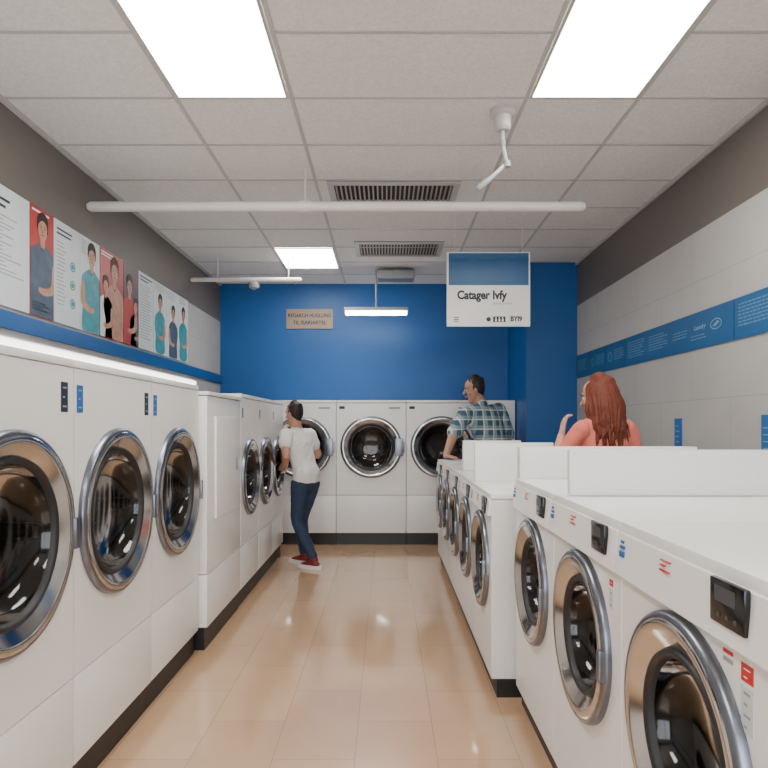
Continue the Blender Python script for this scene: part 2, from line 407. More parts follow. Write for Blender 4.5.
# left tall machines (front faces +X): viewer right = +Y
RL = -PI/2; XF = -1.235
gl = 'tall machines in the near left row'
mL = machine('tall_dryer', 'nearest tall white machine on the left, cut off by the frame edge', 'washing machine', gl, .81, 1.76, .96, 1.11, .37, .15, .5, 'L')
mL.location = (XF, 2.045, 0); mL.rotation_euler = (0, 0, RL)
mL2 = dup(mL, (XF, 2.86, 0), RL, 'tall white machine on the left, second from the viewer')
mL3 = dup(mL, (XF, 3.675, 0), RL, 'third tall white machine on the left, beside the blank cabinet')
def tl(t, right=True, left=True):
    S = []
    if right: S.append(('sticker', M['ink'], .31, .36, 1.55, 1.665, 3))
    if left: S.append(('sticker', M['blue'], -.385, -.335, 1.55, 1.66, 3))
    stickers(t, 0, 0, S)
tl(mL, True, False); tl(mL2); tl(mL3, False, True)
b = bmesh.new(); rbox(b, XL+.006, XF-.05, 1.64, 4.08, 1.762, 1.80, .006); tag(obj('cover_board', b, M['white2']), 'long white cover board lying on top of the near left machines', 'board')
t = thing('strip_lamp', 'long glowing white light strip along the top of the near left machines', 'light', (XF-.02, 2.86, 1.761))
b = bmesh.new(); rbox(b, -.026, -.004, -1.21, 1.21, 0, .035, .004); obj('housing', b, M['white2'], t)
b = bmesh.new(); rbox(b, -.004, .010, -1.21, 1.21, .003, .026, .004); obj('diffuser', b, M['strip'], t)
# service cabinet, standing a step forward of the dryers
XF2 = -1.19
t = thing('service_cabinet', 'blank white service cabinet between the tall dryers and the smaller washers on the left', 'cabinet', (XF2, 4.60, 0), RL)
b = bmesh.new(); rbox(b, -.475, .475, -.98, 0, .504, 1.695, .008); obj('body', b, M['white'], t)
b = bmesh.new(); rbox(b, -.48, .476, -.98, .012, 1.70, 1.725, .006); obj('top_panel', b, M['white2'], t)
b = bmesh.new(); rbox(b, -.475, .475, -.98, .0, .15, .5, .006); obj('lower_panel', b, M['white'], t)
b = bmesh.new(); box(b, -.475, .475, -.96, -.02, 0, .148); obj('plinth', b, M['black'], t, False)
b = bmesh.new(); rbox(b, -.30, .30, .0, .016, .85, 1.56, .005); d = obj('door', b, M['white2'], t)
b = bmesh.new(); rbox(b, -.28, -.265, .016, .026, 1.15, 1.25, .003); obj('latch', b, M['steel'], d)
# left second group
gl2 = 'washers in the far left row'
m2 = machine('front_load_washer', 'first washer after the blank cabinet in the far left row', 'washing machine', gl2, .69, 1.76, .98, 1.05, .325, .15, .5, 'L')
m2.location = (XF2, 5.43, 0); m2.rotation_euler = (0, 0, RL)
m2b = dup(m2, (XF2, 6.125, 0), RL, 'middle washer of the far left row, beside the person in the white T-shirt')
m2c = dup(m2, (XF2, 6.82, 0), RL, 'last washer of the far left row, behind the person in the white T-shirt')
for m_ in (m2, m2b, m2c): stickers(m_, 0, 0, [('sticker', M['blue'], -.30, -.26, 1.56, 1.64, 2)])
# back row (faces -Y)
gb = 'large washers along the blue wall'
mB = machine('wall_washer', 'large washer in the centre of the blue wall, fully visible', 'washing machine', gb, .87, 1.81, .53, 1.225, .38, .15, .62, 'B')
mB.location = (-.185, 7.75, 0); mB.rotation_euler = (0, 0, PI)
mB1 = dup(mB, (-1.06, 7.75, 0), PI, 'large washer on the blue wall, partly hidden behind the person in the white T-shirt')
mB3 = dup(mB, (.69, 7.75, 0), PI, 'large washer on the blue wall, behind the man in the plaid shirt')
for m_ in (mB, mB1, mB3): stickers(m_, 0, 0, [('sticker', M['ink'], -.40, -.33, 1.70, 1.735, 0), ('sticker', M['greyink'], .22, .36, 1.70, 1.725, 0)])
t = thing('narrow_cabinet', 'narrow white cabinet at the right end of the wall washers, beside the blue column', 'cabinet', (1.375, 7.75, 0), PI)
b = bmesh.new(); rbox(b, -.24, .24, -.53, 0, .624, 1.81, .008); obj('body', b, M['white'], t)
b = bmesh.new(); rbox(b, -.24, .24, -.53, 0, .15, .62, .006); obj('lower_panel', b, M['white'], t)
b = bmesh.new(); box(b, -.24, .24, -.5, -.03, 0, .148); obj('plinth', b, M['black'], t, False)
b = bmesh.new(); rbox(b, .19, .205, 0, .02, 1.1, 1.25, .004); obj('handle', b, M['steel'], t)

# right rows (front faces -X): viewer right = toward -Y
gr = 'low washers in the near right row'
HR = 1.215
mR = machine('low_washer', 'nearest low white washer on the right, with red and white stickers', 'washing machine', gr, .745, HR, .94, .755, .29, .10, None, 'R', .125)
mR.location = (.70, 1.465, 0); mR.rotation_euler = (0, 0, PI/2)
mR2 = dup(mR, (.70, 2.215, 0), PI/2, 'second low washer from the viewer in the near right row')
mR3 = dup(mR, (.70, 2.965, 0), PI/2, 'third low washer from the viewer, at the far end of the near right row')
stickers(mR, 0, 0, [('red_sticker', M['red'], .245, .285, 1.0, 1.035, 2), ('sticker', M['paper'], .245, .285, .90, .992, 4), ('sticker', M['red'], .18, .215, 1.032, 1.04, 0), ('sticker', M['greyink'], .18, .215, 1.015, 1.024, 0)])
stickers(mR2, 0, 0, [('red_sticker', M['red'], .275, .305, 1.0, 1.02, 1), ('sticker', M['paper'], .275, .305, .93, .99, 3)])
gr2 = 'low washers in the far right row'
XG = .58
mS = machine('low_washer', 'nearest washer of the far right row', 'washing machine', gr2, .695, 1.12, .55, .70, .28, .10, None, 'R', .092)
mS.location = (XG, 3.76, 0); mS.rotation_euler = (0, 0, PI/2)
ordn = ['second', 'third', 'fourth', 'fifth and farthest']
for i in range(4): dup(mS, (XG, 3.76+.70*(i+1), 0), PI/2, ordn[i]+' washer of the far right row')
# partitions standing on the machines
def part(x0, x1, y, z0, z1, label, th=.035):
    b = bmesh.new(); rbox(b, x0, x1, y-th/2, y+th/2, z0, z1, .005)
    tag(obj('partition_board', b, M['white2']), label, 'partition', 'white boards standing on the right-hand washers')
part(.735, 1.64, 2.50, HR+.001, 1.40, 'widest-looking white partition board, standing on the near right washers')
part(.705, 1.64, 3.30, HR+.001, 1.385, 'white partition board in front of the woman in the salmon top', .07)
part(.595, 1.12, 4.16, 1.121, 1.382, 'white partition board on the far right row, nearer one')
part(.64, 1.12, 5.16, 1.121, 1.372, 'white partition board on the far right row, just in front of the man in plaid')
part(.76, 1.12, 6.16, 1.121, 1.30, 'farthest white partition board, low one near the hand of the man in plaid')

# ---------------------------------------------------------------- posters on the left wall
def poster(y0, y1, base, label, draw):
    t = thing('wall_poster', label, 'poster', (XL+.002, (y0+y1)/2, 2.19), RL, 'posters above the left machines')
    w = (y1-y0)/2-.004
    b = bmesh.new(); fr(b, -w, w, 0, .69, 0, .012); obj('board', b, base, t, False)
    draw(t, w)
def textlines(t, u0, u1, vt, n, m, dv=.022, h=.007, nm='small_print'):
    b = bmesh.new()
    for i in range(n):
        L = (u1-u0)*random.uniform(.6, 1); fr(b, u0, u0+L, vt-i*dv-h, vt-i*dv, .012, .0132)
    obj(nm, b, m, t, False)
def smoothpoly(P, k=5):
    n = len(P); Q = []
    for i in range(n):
        p0, p1, p2, p3 = P[i-1], P[i], P[(i+1) % n], P[(i+2) % n]
        for s in range(k):
            x = s/k; Q.append(tuple(.5*((2*b)+(-a+c)*x+(2*a-5*b+4*c-d)*x*x+(-a+3*b-3*c+d)*x**3) for a, b, c, d in zip(p0, p1, p2, p3)))
    return Q
def figure(t, u, v0, s, cloth, w, hair='hairdark', turn=1, arm=True):
    cl_ = lambda P: [(max(-w+.002, min(w-.002, x)), max(.003, min(.685, y))) for x, y in P]
    T = [(-.11, 0), (.11, 0), (.115, .15), (.13, .26), (.12, .33), (.07, .37), (.025, .39), (-.025, .39), (-.07, .37), (-.125, .33), (-.14, .25), (-.115, .15)]
    b = bmesh.new(); fpoly(b, cl_([(u+x*s*turn, v0+y*s) for x, y in smoothpoly(T)][::turn]), .012, .0132); obj('figure_clothes', b, cloth, t, False)
    b = bmesh.new()
    fpoly(b, cl_([(u+x*s, v0+y*s) for x, y in [(-.022, .37), (.022, .37), (.022, .43), (-.022, .43)]]), .0128, .0138)
    H_ = [(0, .405), (.03, .425), (.043, .47), (.038, .51), (0, .53), (-.038, .51), (-.043, .47), (-.03, .425)]
    fpoly(b, cl_([(u+x*s, v0+y*s) for x, y in smoothpoly(H_)]), .0128, .0144)
    if arm:
        Aa = [(.10, .30), (.135, .27), (.13, .16), (.03, .12), (-.03, .13), (-.03, .155), (.03, .16), (.085, .19)]
        fpoly(b, cl_([(u+x*s*turn, v0+y*s) for x, y in smoothpoly(Aa)]), .0134, .0142)
    obj('figure_skin', b, M['figskin'], t, False)
    b = bmesh.new(); Hh = [(-.048, .46), (-.05, .52), (-.02, .555), (.025, .555), (.052, .52), (.048, .455), (.036, .50), (.0, .515), (-.034, .495)]
    fpoly(b, cl_([(u+x*s, v0+y*s) for x, y in smoothpoly(Hh)]), .0128, .0150); obj('figure_hair', b, M[hair], t, False)
    b = bmesh.new()
    for x in (-.017, .017):
        fdisc(b, u+x*s, v0+.475*s, .0045*s, .0140, .0150, 10); fr(b, u+(x-.009)*s, u+(x+.009)*s, v0+.486*s, v0+.489*s, .0140, .0150)
    fpoly(b, [(u-.003*s, v0+.468*s), (u+.005*s, v0+.452*s), (u-.005*s, v0+.452*s)], .0140, .0150)
    fr(b, u-.013*s, u+.013*s, v0+.435*s, v0+.440*s, .0140, .0150)
    fpoly(b, cl_([(u-.03*s, v0+.385*s), (u+.0*s, v0+.355*s), (u+.03*s, v0+.385*s), (u+.0*s, v0+.362*s)]), .0128, .0146)
    obj('figure_features', b, M['posterdark'], t, False)
def p1(t, w): 
    textlines(t, -w+.05, w-.04, .62, 2, M['ink'], .04, .016, 'heading'); textlines(t, -w+.05, w-.05, .52, 16, M['greyink'])
    b = bmesh.new(); fdisc(b, -w+.12, .1, .035, .012, .0135); fdisc(b, -w+.22, .1, .03, .012, .0135); obj('emblem', b, M['greyink'], t)
def p2(t, w):
    figure(t, 0, .0, 1.2, M['figblue'], w, arm=True); textlines(t, -w+.02, w-.02, .67, 1, M['whiteink'], .03, .012, 'heading'); textlines(t, -w+.02, w-.06, .09, 4, M['whiteink'], .016, .006)
def p3(t, w):
    textlines(t, -w+.03, w-.03, .64, 2, M['ink'], .03, .012, 'heading'); textlines(t, -w+.03, -.01, .55, 17, M['greyink'], .026)
    b = bmesh.new()
    for a in range(3): fring(b, .07, .42-.13*a, .035, .035, .009, .012, .0135); fdisc(b, .07, .42-.13*a, .018, .012, .0135)
    obj('emblem', b, M['teal'], t)
def p4(t, w): figure(t, .02, .0, 1.2, M['teal'], w, turn=-1); textlines(t, -w+.015, -.06, .66, 6, M['greyink'], .018, .006)
def p5(t, w): figure(t, .04, -.10, 1.38, M['figskin'], w, 'hairred'); figure(t, -.12, -.04, .95, M['paper'], w); textlines(t, -w+.02, w-.09, .67, 2, M['whiteink'], .022, .010, 'heading')
def p6(t, w): figure(t, -.04, -.04, 1.15, M['posterred'], w); figure(t, .09, -.05, .85, M['figblue'], w)
def p7(t, w): textlines(t, -w+.03, w-.03, .66, 2, M['ink'], .03, .012, 'heading'); textlines(t, -w+.03, w-.03, .58, 20, M['greyink'], .025)
def p8(t, w): figure(t, 0, .02, 1.02, M['teal'], w); textlines(t, -w+.03, w-.03, .67, 4, M['greyink'], .018, .006)
def p9(t, w): figure(t, .02, .0, .98, M['figblue'], w, turn=-1); textlines(t, -w+.02, w-.02, .67, 5, M['greyink'], .018, .006)
Y_ = [3.15, 3.84, 4.12, 4.47, 4.78, 5.21, 5.53, 5.88, 6.23, 6.58, 6.91]
PO = [(M['paper'], p1, 'white poster of small print, nearest on the left wall'), (M['posterred'], p2, 'red poster with a figure in dark clothes, second from the left edge'),
 (M['paper'], p3, 'white poster with three round teal emblems'), (M['paper'], p4, 'pale poster with a large figure in teal'),
 (M['posterred'], p5, 'red poster with a large red-haired figure'), (M['posterdark'], p6, 'dark poster with a figure in red'),
 (M['paper'], p7, 'white poster filled with lines of grey print'), (M['paper'], p8, 'pale poster with a small teal figure, beyond the print-only poster'),
 (M['paper'], p9, 'pale poster with a dark-clothed figure, second to last'), (M['paper'], p8, 'last pale poster, nearest the blue wall')]
for i, (m_, f, l) in enumerate(PO): poster(Y_[i], Y_[i+1], m_, l, f)

# ---------------------------------------------------------------- blue banner on the right wall
def banner(y0, y1, label, cols):
    t = thing('blue_banner', label, 'banner', (XR, (y0+y1)/2, 2.04), PI/2, 'blue banner panels on the right wall')
    w = (y1-y0)/2-.003
    b = bmesh.new(); fr(b, -w, w, 0, .26, -.004, .01); obj('panel', b, M['bannerblue'], t, False)
    b = bmesh.new()
    for (u, L, v, n) in cols:
        for q in range(n):
            x = u
            while x < u+L*random.uniform(.75, 1):
                d = random.uniform(.018, .05); fr(b, x, min(u+L, x+d), v-q*.022, v-q*.022+.008, .01, .0112); x += d+.010
    obj('small_print', b, M['paleink'], t, False)
    return t
banner(6.75, 7.2, 'blue banner panel next to the blue column', [(-.17, .32, .19, 6)])
t = banner(6.25, 6.745, 'second blue banner panel from the blue column', [(-.03, .24, .18, 5)])
b = bmesh.new(); fring(b, -.13, .13, .045, .045, .010, .01, .0115); obj('emblem', b, M['paleink'], t)
t = banner(5.73, 6.245, 'third blue banner panel from the blue column', [(-.02, .24, .18, 5)])
b = bmesh.new(); fring(b, -.13, .13, .05, .05, .012, .01, .0115); obj('emblem', b, M['paleink'], t)
t = banner(3.94, 5.725, 'longest blue banner panel, with a small oval emblem', [(-.82, .36, .20, 7), (-.38, .34, .19, 6), (.06, .22, .15, 3), (.34, .24, .09, 2)])
ftext('script', 'Luundry', .048, .46, .15, .0105, M['softink'], t, shear=.4)
b = bmesh.new(); fring(b, .68, .14, .07, .036, .005, .01, .0115); fpoly(b, [(.64, .13), (.70, .158), (.72, .148), (.67, .125)], .01, .0115); obj('emblem', b, M['softink'], t)
banner(2.6, 3.935, 'nearest blue banner panel, cut off by the right edge', [(-.62, .45, .21, 7), (-.1, .5, .21, 7)])
for (y, h0, h1, l) in ((4.70, 1.33, 1.55, 'small blue wall notice farther along the right wall'), (3.60, 1.32, 1.56, 'small blue wall notice at the right edge of the photo')):
    t = thing('wall_notice', l, 'sign', (XR, y, h0), PI/2, 'small blue notices on the right wall')
    b = bmesh.new(); fr(b, -.055, .055, 0, h1-h0, 0, .008); obj('plate', b, M['blue'], t, False)
    b = bmesh.new()
    for q in range(4): fr(b, -.035, .025-.012*(q % 2), .04+q*.04, .046+q*.04, .008, .0092)
    obj('lettering', b, M['softink'], t, False)

# ---------------------------------------------------------------- hanging sign
t = thing('hanging_sign', 'blue and white sign hanging from the ceiling on the right', 'sign', (.91, 5.5, 2.375), PI)
b = bmesh.new(); rbox(b, -.37, .37, -.025, 0, 0, .66, .006); obj('board', b, M['white2'], t)
b = bmesh.new(); fr(b, -.355, .355, .365, .65, 0, .004); obj('blue_field', b, M['bannerblue'], t, False)
for x in (-.3, .3):
    b = bmesh.new(); tube(b, [(x, -.012, .655), (x, -.012, ZC-2.375)], .0012, 6); obj('suspension_wire', b, M['ceil'], t)
ftext('heading', 'Catager Ivfy', .105, -.06, .275, .0006, M['ink'], t, sx=.86, thick=.0015, bold=.0042)
ftext('subheading', 'Lanndny itemr', .032, .12, .205, .0006, M['greyink'], t)
ftext('footer_lettering', 'BYI9', .06, .245, .065, .0006, M['ink'], t, sx=.9, thick=.0015, bold=.0025)
b = bmesh.new()
for q in range(3): fr(b, -.31, -.265, .042+q*.016, .049+q*.016, 0, .0018)
obj('line_mark', b, M['ink'], t, False)
b = bmesh.new(); fr(b, .04, .15, .038, .088, 0, .0018); fdisc(b, .0, .063, .020, 0, .0018); obj('badge', b, M['ink'], t, False)
b = bmesh.new()
for u in (.065, .095, .125):
    fdisc(b, u, .076, .006, .0018, .0026, 12); fpoly(b, [(u-.009, .043), (u+.009, .043), (u+.007, .068), (u-.007, .068)], .0018, .0026)
obj('icons', b, M['whiteink'], t, False)
# beige sign on back wall
t = thing('wall_sign', 'small beige lettered sign on the blue back wall', 'sign', (-1.02, YB-.001, 2.785), PI)
b = bmesh.new(); rbox(b, -.31, .31, 0, .02, 0, .265, .004); obj('board', b, M['beige'], t)
ftext('lettering', 'REGARCH HUGLLING', .07, 0, .175, .0206, M['ink'], t, sx=.85, bold=.0015)
ftext('lettering', 'TIL ISARIARTEL', .07, 0, .08, .0206, M['ink'], t, sx=.95, bold=.0015)

# ---------------------------------------------------------------- pipes and fixtures
t = thing('ceiling_pipe', 'long white pipe running across the room below the ceiling', 'pipe', (0, 4.6, 3.12))
b = bmesh.new(); tube(b, [(-2.19, 0, 0), (1.45, 0, 0)], .036, 20); obj('pipe', b, M['pipe'], t)
b = bmesh.new(); lathe(b, [(0, -.045), (.042, -.045), (.042, .045), (0, .045)], 20, (0,0,0), 'Z')
bmesh.ops.transform(b, matrix=Matrix.Translation((-.6, 0, 0)) @ Matrix.Rotation(PI/2, 4, 'Y'), verts=b.verts[:]); obj('coupling', b, M['pipe'], t)
b = bmesh.new(); tube(b, [(-.6, 0, .03), (-.6, 0, ZC-3.12)], .007, 8); obj('hanger', b, M['pipe'], t)
t = thing('ceiling_pipe', 'short far white rail below the ceiling on the left, in front of the blue wall', 'pipe', (0, 7.0, 3.14))
b = bmesh.new(); tube(b, [(-2.19, 0, 0), (-.97, 0, 0)], .025, 16); obj('pipe', b, M['pipe'], t)
for x in (-1.9, -1.1):
    b = bmesh.new(); tube(b, [(x, 0, .02), (x, 0, ZC-3.14)], .006, 8); obj('hanger', b, M['pipe'], t)
b = bmesh.new(); lathe(b, [(0, 0), (.03, 0), (.06, -.03), (.055, -.07), (.0, -.10)], 24, (-1.49, 0, -.02), 'Z'); obj('sensor', b, M['grey'], t)
t = thing('tube_lamp', 'slim glowing tube lamp hanging in front of the blue back wall', 'light', (-.12, 7.6, 2.86))
b = bmesh.new(); rbox(b, -.39, .39, -.06, .06, .035, .075, .006); obj('housing', b, M['grey'], t)
b = bmesh.new(); rbox(b, -.375, .375, -.05, .05, -.01, .034, .012); obj('tube', b, M['tube'], t)
b = bmesh.new(); tube(b, [(0, 0, .075), (0, 0, ZC-2.86)], .012, 10); obj('rod', b, M['grey'], t)
t = thing('projector', 'small dark device mounted under the ceiling near the blue wall', 'projector', (.12, 7.5, 3.25))
b = bmesh.new(); rbox(b, -.22, .22, -.12, .12, 0, .10, .015); obj('case', b, M['grey'], t)
b = bmesh.new(); tube(b, [(0, 0, .1), (0, 0, ZC-3.25)], .02, 12); obj('mount', b, M['grey'], t)
t = thing('ceiling_camera', 'jointed grey and white camera bracket hanging from the ceiling at upper right', 'security camera', (.70, 3.72, ZC))
b = bmesh.new(); lathe(b, [(0, 0), (.078, 0), (.078, -.03), (.068, -.04), (.052, -.045), (.05, -.11), (.036, -.125), (0, -.13)], 32, axis='Z'); obj('mount', b, M['bracket'], t)
b = bmesh.new(); tube(b, [(0, 0, -.12), (.0, 0, -.20), (.025, .0, -.33)], .012, 10); tube(b, [(.024, .0, -.32), (-.04, 0, -.38), (-.12, 0, -.45)], .013, 10); obj('arm', b, M['bracket'], t)
b = bmesh.new(); lathe(b, [(0, .024), (.022, .017), (.024, -.017), (0, -.024)], 20, (.025, 0, -.325), 'Z'); ell(b, (0.0, 0, -.20), (.019, .019, .024)); obj('joint', b, M['grey'], t)
b = bmesh.new(); loft(b, [(-.08, 0, -.415), (-.14, 0, -.467)], [.017, .021], n=14, k=1); obj('camera_head', b, M['grey'], t)

# ---------------------------------------------------------------- people
cl = bpy.data.textures.new('folds', 'CLOUDS'); cl.noise_scale = .09
def remeshed(name, bm, m, parent, vox=.006, sm=4, disp=0):
    bmesh.ops.recalc_face_normals(bm, faces=bm.faces[:])
    o = obj('tmpbody', bm, m, None, False)
    r = o.modifiers.new('r', 'REMESH'); r.mode = 'VOXEL'; r.voxel_size = vox
    s = o.modifiers.new('s', 'SMOOTH'); s.iterations = sm; s.factor = .5
    if disp:
        d = o.modifiers.new('d', 'DISPLACE'); d.texture = cl; d.strength = disp; d.mid_level = .5; d.texture_coords = 'LOCAL'
    bpy.context.view_layer.update(); dg = bpy.context.evaluated_depsgraph_get()
    me = bpy.data.meshes.new_from_object(o.evaluated_get(dg)); bpy.data.objects.remove(o)
    me.name = name; me.materials.clear(); me.materials.append(m)
    for p in me.polygons: p.use_smooth = True
    q = bpy.data.objects.new(name, me); C.objects.link(q); q.parent = parent; return q
def hand(bm, w, d, nrm, side, curl=.5, s=1):
    w = Vector(w); d = Vector(d).normalized(); nrm = Vector(nrm); nrm = (nrm-nrm.dot(d)*d).normalized(); lat = d.cross(nrm)*side
    loft(bm, [w-d*.01, w+d*.03, w+d*.085], [(.026*s, .018*s), (.038*s, .016*s), (.04*s, .013*s)], ref=lat, n=14)
    for off, L in ((.031, .066), (.0105, .076), (-.0105, .071), (-.031, .055)):
        p = w+d*.085+lat*off; pts = [p-d*.015]; dd = d.copy(); 
        for q in range(3):
            dd = (Matrix.Rotation(curl*(.35+.25*q), 3, d.cross(nrm)) @ dd).normalized(); p = p+dd*L*(.42, .32, .26)[q]; pts.append(p.copy())
        loft(bm, pts, [.0095*s, .0092*s, .0082*s, .007*s], n=10, k=2)
    p = w+d*.025+lat*.028
    td = (d*.7+lat*.75+nrm*.25).normalized()
    loft(bm, [p-td*.01, p+td*.035, p+td*.035+(d*.9+nrm*.3+lat*.2).normalized()*.03], [.013*s, .011*s, .008*s], n=10, k=2)
HEAD = [(-.117, .026, .026, .052), (-.10, .043, .046, .04), (-.075, .057, .066, .022), (-.04, .066, .083, .008), (0, .071, .091, 0), (.04, .075, .096, -.004), (.075, .070, .09, -.008), (.10, .052, .070, -.010), (.116, .022, .032, -.012)]
def person(label, loc, rotz, H, J, mats, hair, female=False, sleeve=.55, broad=1.0, folds=.020):
    s = H/1.75
    root = thing('person', label, 'person', loc, rotz)
    hc = Vector(J['head']); hm = Matrix.Translation(hc) @ Euler((J.get('pitch', 0), J.get('roll', 0), J.get('yaw', 0))).to_matrix().to_4x4()
    def fin(bm): bmesh.ops.scale(bm, vec=(s, s, s), verts=bm.verts[:]); return bm
    V = Vector
    sh = (.9 if female else 1.0)*broad
    am = .86 if female else 1.0
    def torso(bm, g):
        loft(bm, [J['pelvis'], V(J['pelvis'])+V((0, 0, .09)), J['waist'], J['chest'], V(J['neck'])-V((0, 0, .06)), J['neck']],
             [(.155+g, .105+g), (.16*(1.02 if female else .98)+g, .105+g), (.128*(.95 if female else 1.05)*broad+g, .092+g), (.158*sh+g, .112+g), (.145*sh+g, .082+g), (.06+g*.6, .058+g*.5)], n=24)
        for sx in ('L', 'R'):
            S = V(J['sh'+sx]); c = V(J['neck'])-V((0, 0, .05 if female else .07)); loft(bm, [c, c.lerp(S, .55)+V((0, 0, -.006)), S], [.056+g, .054*am+g, .050*am+g], n=16)
        if female:
            for x in (-.07, .07): ell(bm, V(J['chest'])+V((x, .085, -.01)), (.06+g, .05+g, .06+g))
    b = bmesh.new(); torso(b, -.004)
    for x in ('L', 'R'):
        S, E, W = V(J['sh'+x]), V(J['el'+x]), V(J['wr'+x])
        loft(b, [S, S.lerp(E, .35), E, E.lerp(W, .3), W], [.05*sh*am, .046*sh*am, .037*sh, .038*sh, .025*sh], n=16)
        hd, hn = J['hand'+x]; hand(b, W, hd, hn, J['thumb'+x], J.get('curl'+x, .5))
        Hp, K, A = V(J['hip'+x]), V(J['kn'+x]), V(J['an'+x])
        loft(b, [Hp, Hp.lerp(K, .5), K, K.lerp(A, .35), A], [.082, .07, .052, .052, .034], n=16)
        loft(b, [A+V((0, -.03, -.05)), A+V((0, .06, -.045)), A+V((0, .15, -.06))], [(.03, .026), (.034, .026), (.03, .015)], n=12)
    t = bmesh.new(); loft(t, [(0, y, z) for z, a, c, y in HEAD], [(a, c) for z, a, c, y in HEAD], n=28, k=3)
    loft(t, [(0, .088, .02), (0, .102, -.005), (0, .112, -.024)], [.008, .010, .013], n=10)
    ell(t, (0, .086, .033), (.045, .012, .008)); ell(t, (0, .094, -.052), (.020, .008, .005)); ell(t, (0, .091, -.062), (.017, .008, .005))
    for x in (-1, 1): ell(t, (x*.075, -.004, -.008), (.009, .019, .031)); ell(t, (x*.04, .064, -.02), (.02, .02, .018))
    bmesh.ops.transform(t, matrix=hm, verts=t.verts[:]); merge(b, t)
    loft(b, [V(J['neck'])-V((0, .01, .05)), V(J['neck']), hm @ V((0, -.02, -.07))], [.07*sh, .055*sh, .05*sh], n=18)
    remeshed('body', fin(b), M['skin'], root, .0055, 3)
    for x in (-1, 1):
        b = bmesh.new(); ell(b, (x*.031, .080, .010), (.014, .010, .009), hm); e = obj('eye', fin(b), M['eye'], root)
        b = bmesh.new(); ell(b, (x*.031, .0885, .010), (.006, .003, .006), hm); obj('iris', fin(b), M['iris'], e)
        b = bmesh.new(); loft(b, [hm @ V((x*.016, .097, .030)), hm @ V((x*.034, .094, .036)), hm @ V((x*.05, .080, .030))], [.004, .0045, .003], n=8); obj('eyebrow', fin(b), hair['m'], root)
    b = bmesh.new(); loft(b, [hm @ V((-.022, .092, -.056)), hm @ V((0, .101, -.055)), hm @ V((.022, .092, -.056))], [.002, .0055, .002], n=10, k=3); obj('lips', fin(b), M['lip'], root)
    # shirt
    b = bmesh.new(); torso(b, .014)
    for x in ('L', 'R'):
        S, E, W = V(J['sh'+x]), V(J['el'+x]), V(J['wr'+x])
        if sleeve <= 1: loft(b, [S, S.lerp(E, sleeve*.5), S.lerp(E, sleeve)], [.067*sh, .066*sh, .064*sh], n=18)
        else: loft(b, [S, S.lerp(E, .5), E, E.lerp(W, sleeve-1)], [.066*sh*am, .062*sh*am, .053*sh, .049*sh], n=18)
    if J.get('collar'):
        loft(b, [V(J['neck'])+V((0, -.01, -.03)), V(J['neck'])+V((0, -.005, .02))], [.074, .064], n=18)
    remeshed('shirt', fin(b), mats[0], root, .007, 3, folds)
    # trousers
    b = bmesh.new(); P = V(J['pelvis']); loft(b, [P+V((0, 0, -.03)), P+V((0, 0, .05)), P+V((0, .0, .10))], [(.158, .112), (.165, .112), (.155, .105)], n=22)
    for x in ('L', 'R'):
        Hp, K, A = V(J['hip'+x]), V(J['kn'+x]), V(J['an'+x])
        loft(b, [Hp, Hp.lerp(K, .45), K, K.lerp(A, .4), A+V((0, 0, .03))], [.098, .085, .062, .062, .048], n=18)
    remeshed('trousers', fin(b), mats[1], root, .007, 3, .014)
    for x in ('L', 'R'):
        A = V(J['an'+x])
        b = bmesh.new(); A0 = V((A.x, A.y, .09))
        loft(b, [A0+V((0, -.045, -.042)), A0+V((0, 0, -.03)), A0+V((0, .07, -.045)), A0+V((0, .155, -.062))], [(.034, .036), (.04, .045), (.043, .033), (.034, .020)], n=18)
        loft(b, [A0+V((0, -.01, -.01)), A0+V((0, -.012, .015))], [.042, .042], n=14)
        o = remeshed('shoe', fin(b), mats[2], root, .006, 2)
        b = bmesh.new(); pts = [(.040, -.08), (.050, -.02), (.052, .06), (.052, .12), (.040, .18), (.0, .20), (-.040, .18), (-.050, .12), (-.048, .06), (-.048, -.02), (-.040, -.08), (0, -.10)]
        lo = [b.verts.new((A.x+p, A.y+q, 0)) for p, q in pts]; hi = [b.verts.new((A.x+p, A.y+q, .038)) for p, q in pts]
        b.faces.new(lo[::-1]); b.faces.new(hi)
        for i in range(12): b.faces.new((lo[i], lo[(i+1) % 12], hi[(i+1) % 12], hi[i]))
        obj('sole', fin(b), M['sole'], o, ang=50)
    # hair
    b = bmesh.new(); t = bmesh.new()
    R = random.Random(5)
    if hair['kind'] == 'short':
        loft(t, [(0, -.040, -.055), (0, -.036, -.01), (0, -.026, .045), (0, -.014, .085), (0, -.008, .112)], [(.045, .045), (.074, .066), (.080, .082), (.074, .088), (.05, .060)], n=30)
        for i in range(90):
            a = R.uniform(-PI, PI); q = R.uniform(.1, 1)**.6
            c = V((math.sin(a)*.062*q, -.012-math.cos(a)*.072*q, .122-.05*q*q)); d_ = V((R.uniform(-.5, .5), .6+R.uniform(-.4, .3), R.uniform(-.1, .45))).normalized()
            loft(t, [c, c+d_*.018, c+d_*.030+V((0, 0, -.004))], [.010, .008, .004], n=7, k=1)
        for x in (-1, 1): loft(t, [(x*.070, .014, .04), (x*.073, .012, -.0)], [.008, .005], n=8)
    else:
        loft(t, [(0, -.036, -.08), (0, -.032, -.01), (0, -.022, .05), (0, -.014, .09), (0, -.008, .115)], [(.085, .065), (.085, .072), (.084, .086), (.076, .088), (.05, .06)], n=30)
        loft(t, [(0, -.05, .0), (0, -.06, -.10), (0, -.065, -.18)], [(.085, .05), (.10, .045), (.08, .03)], n=24)
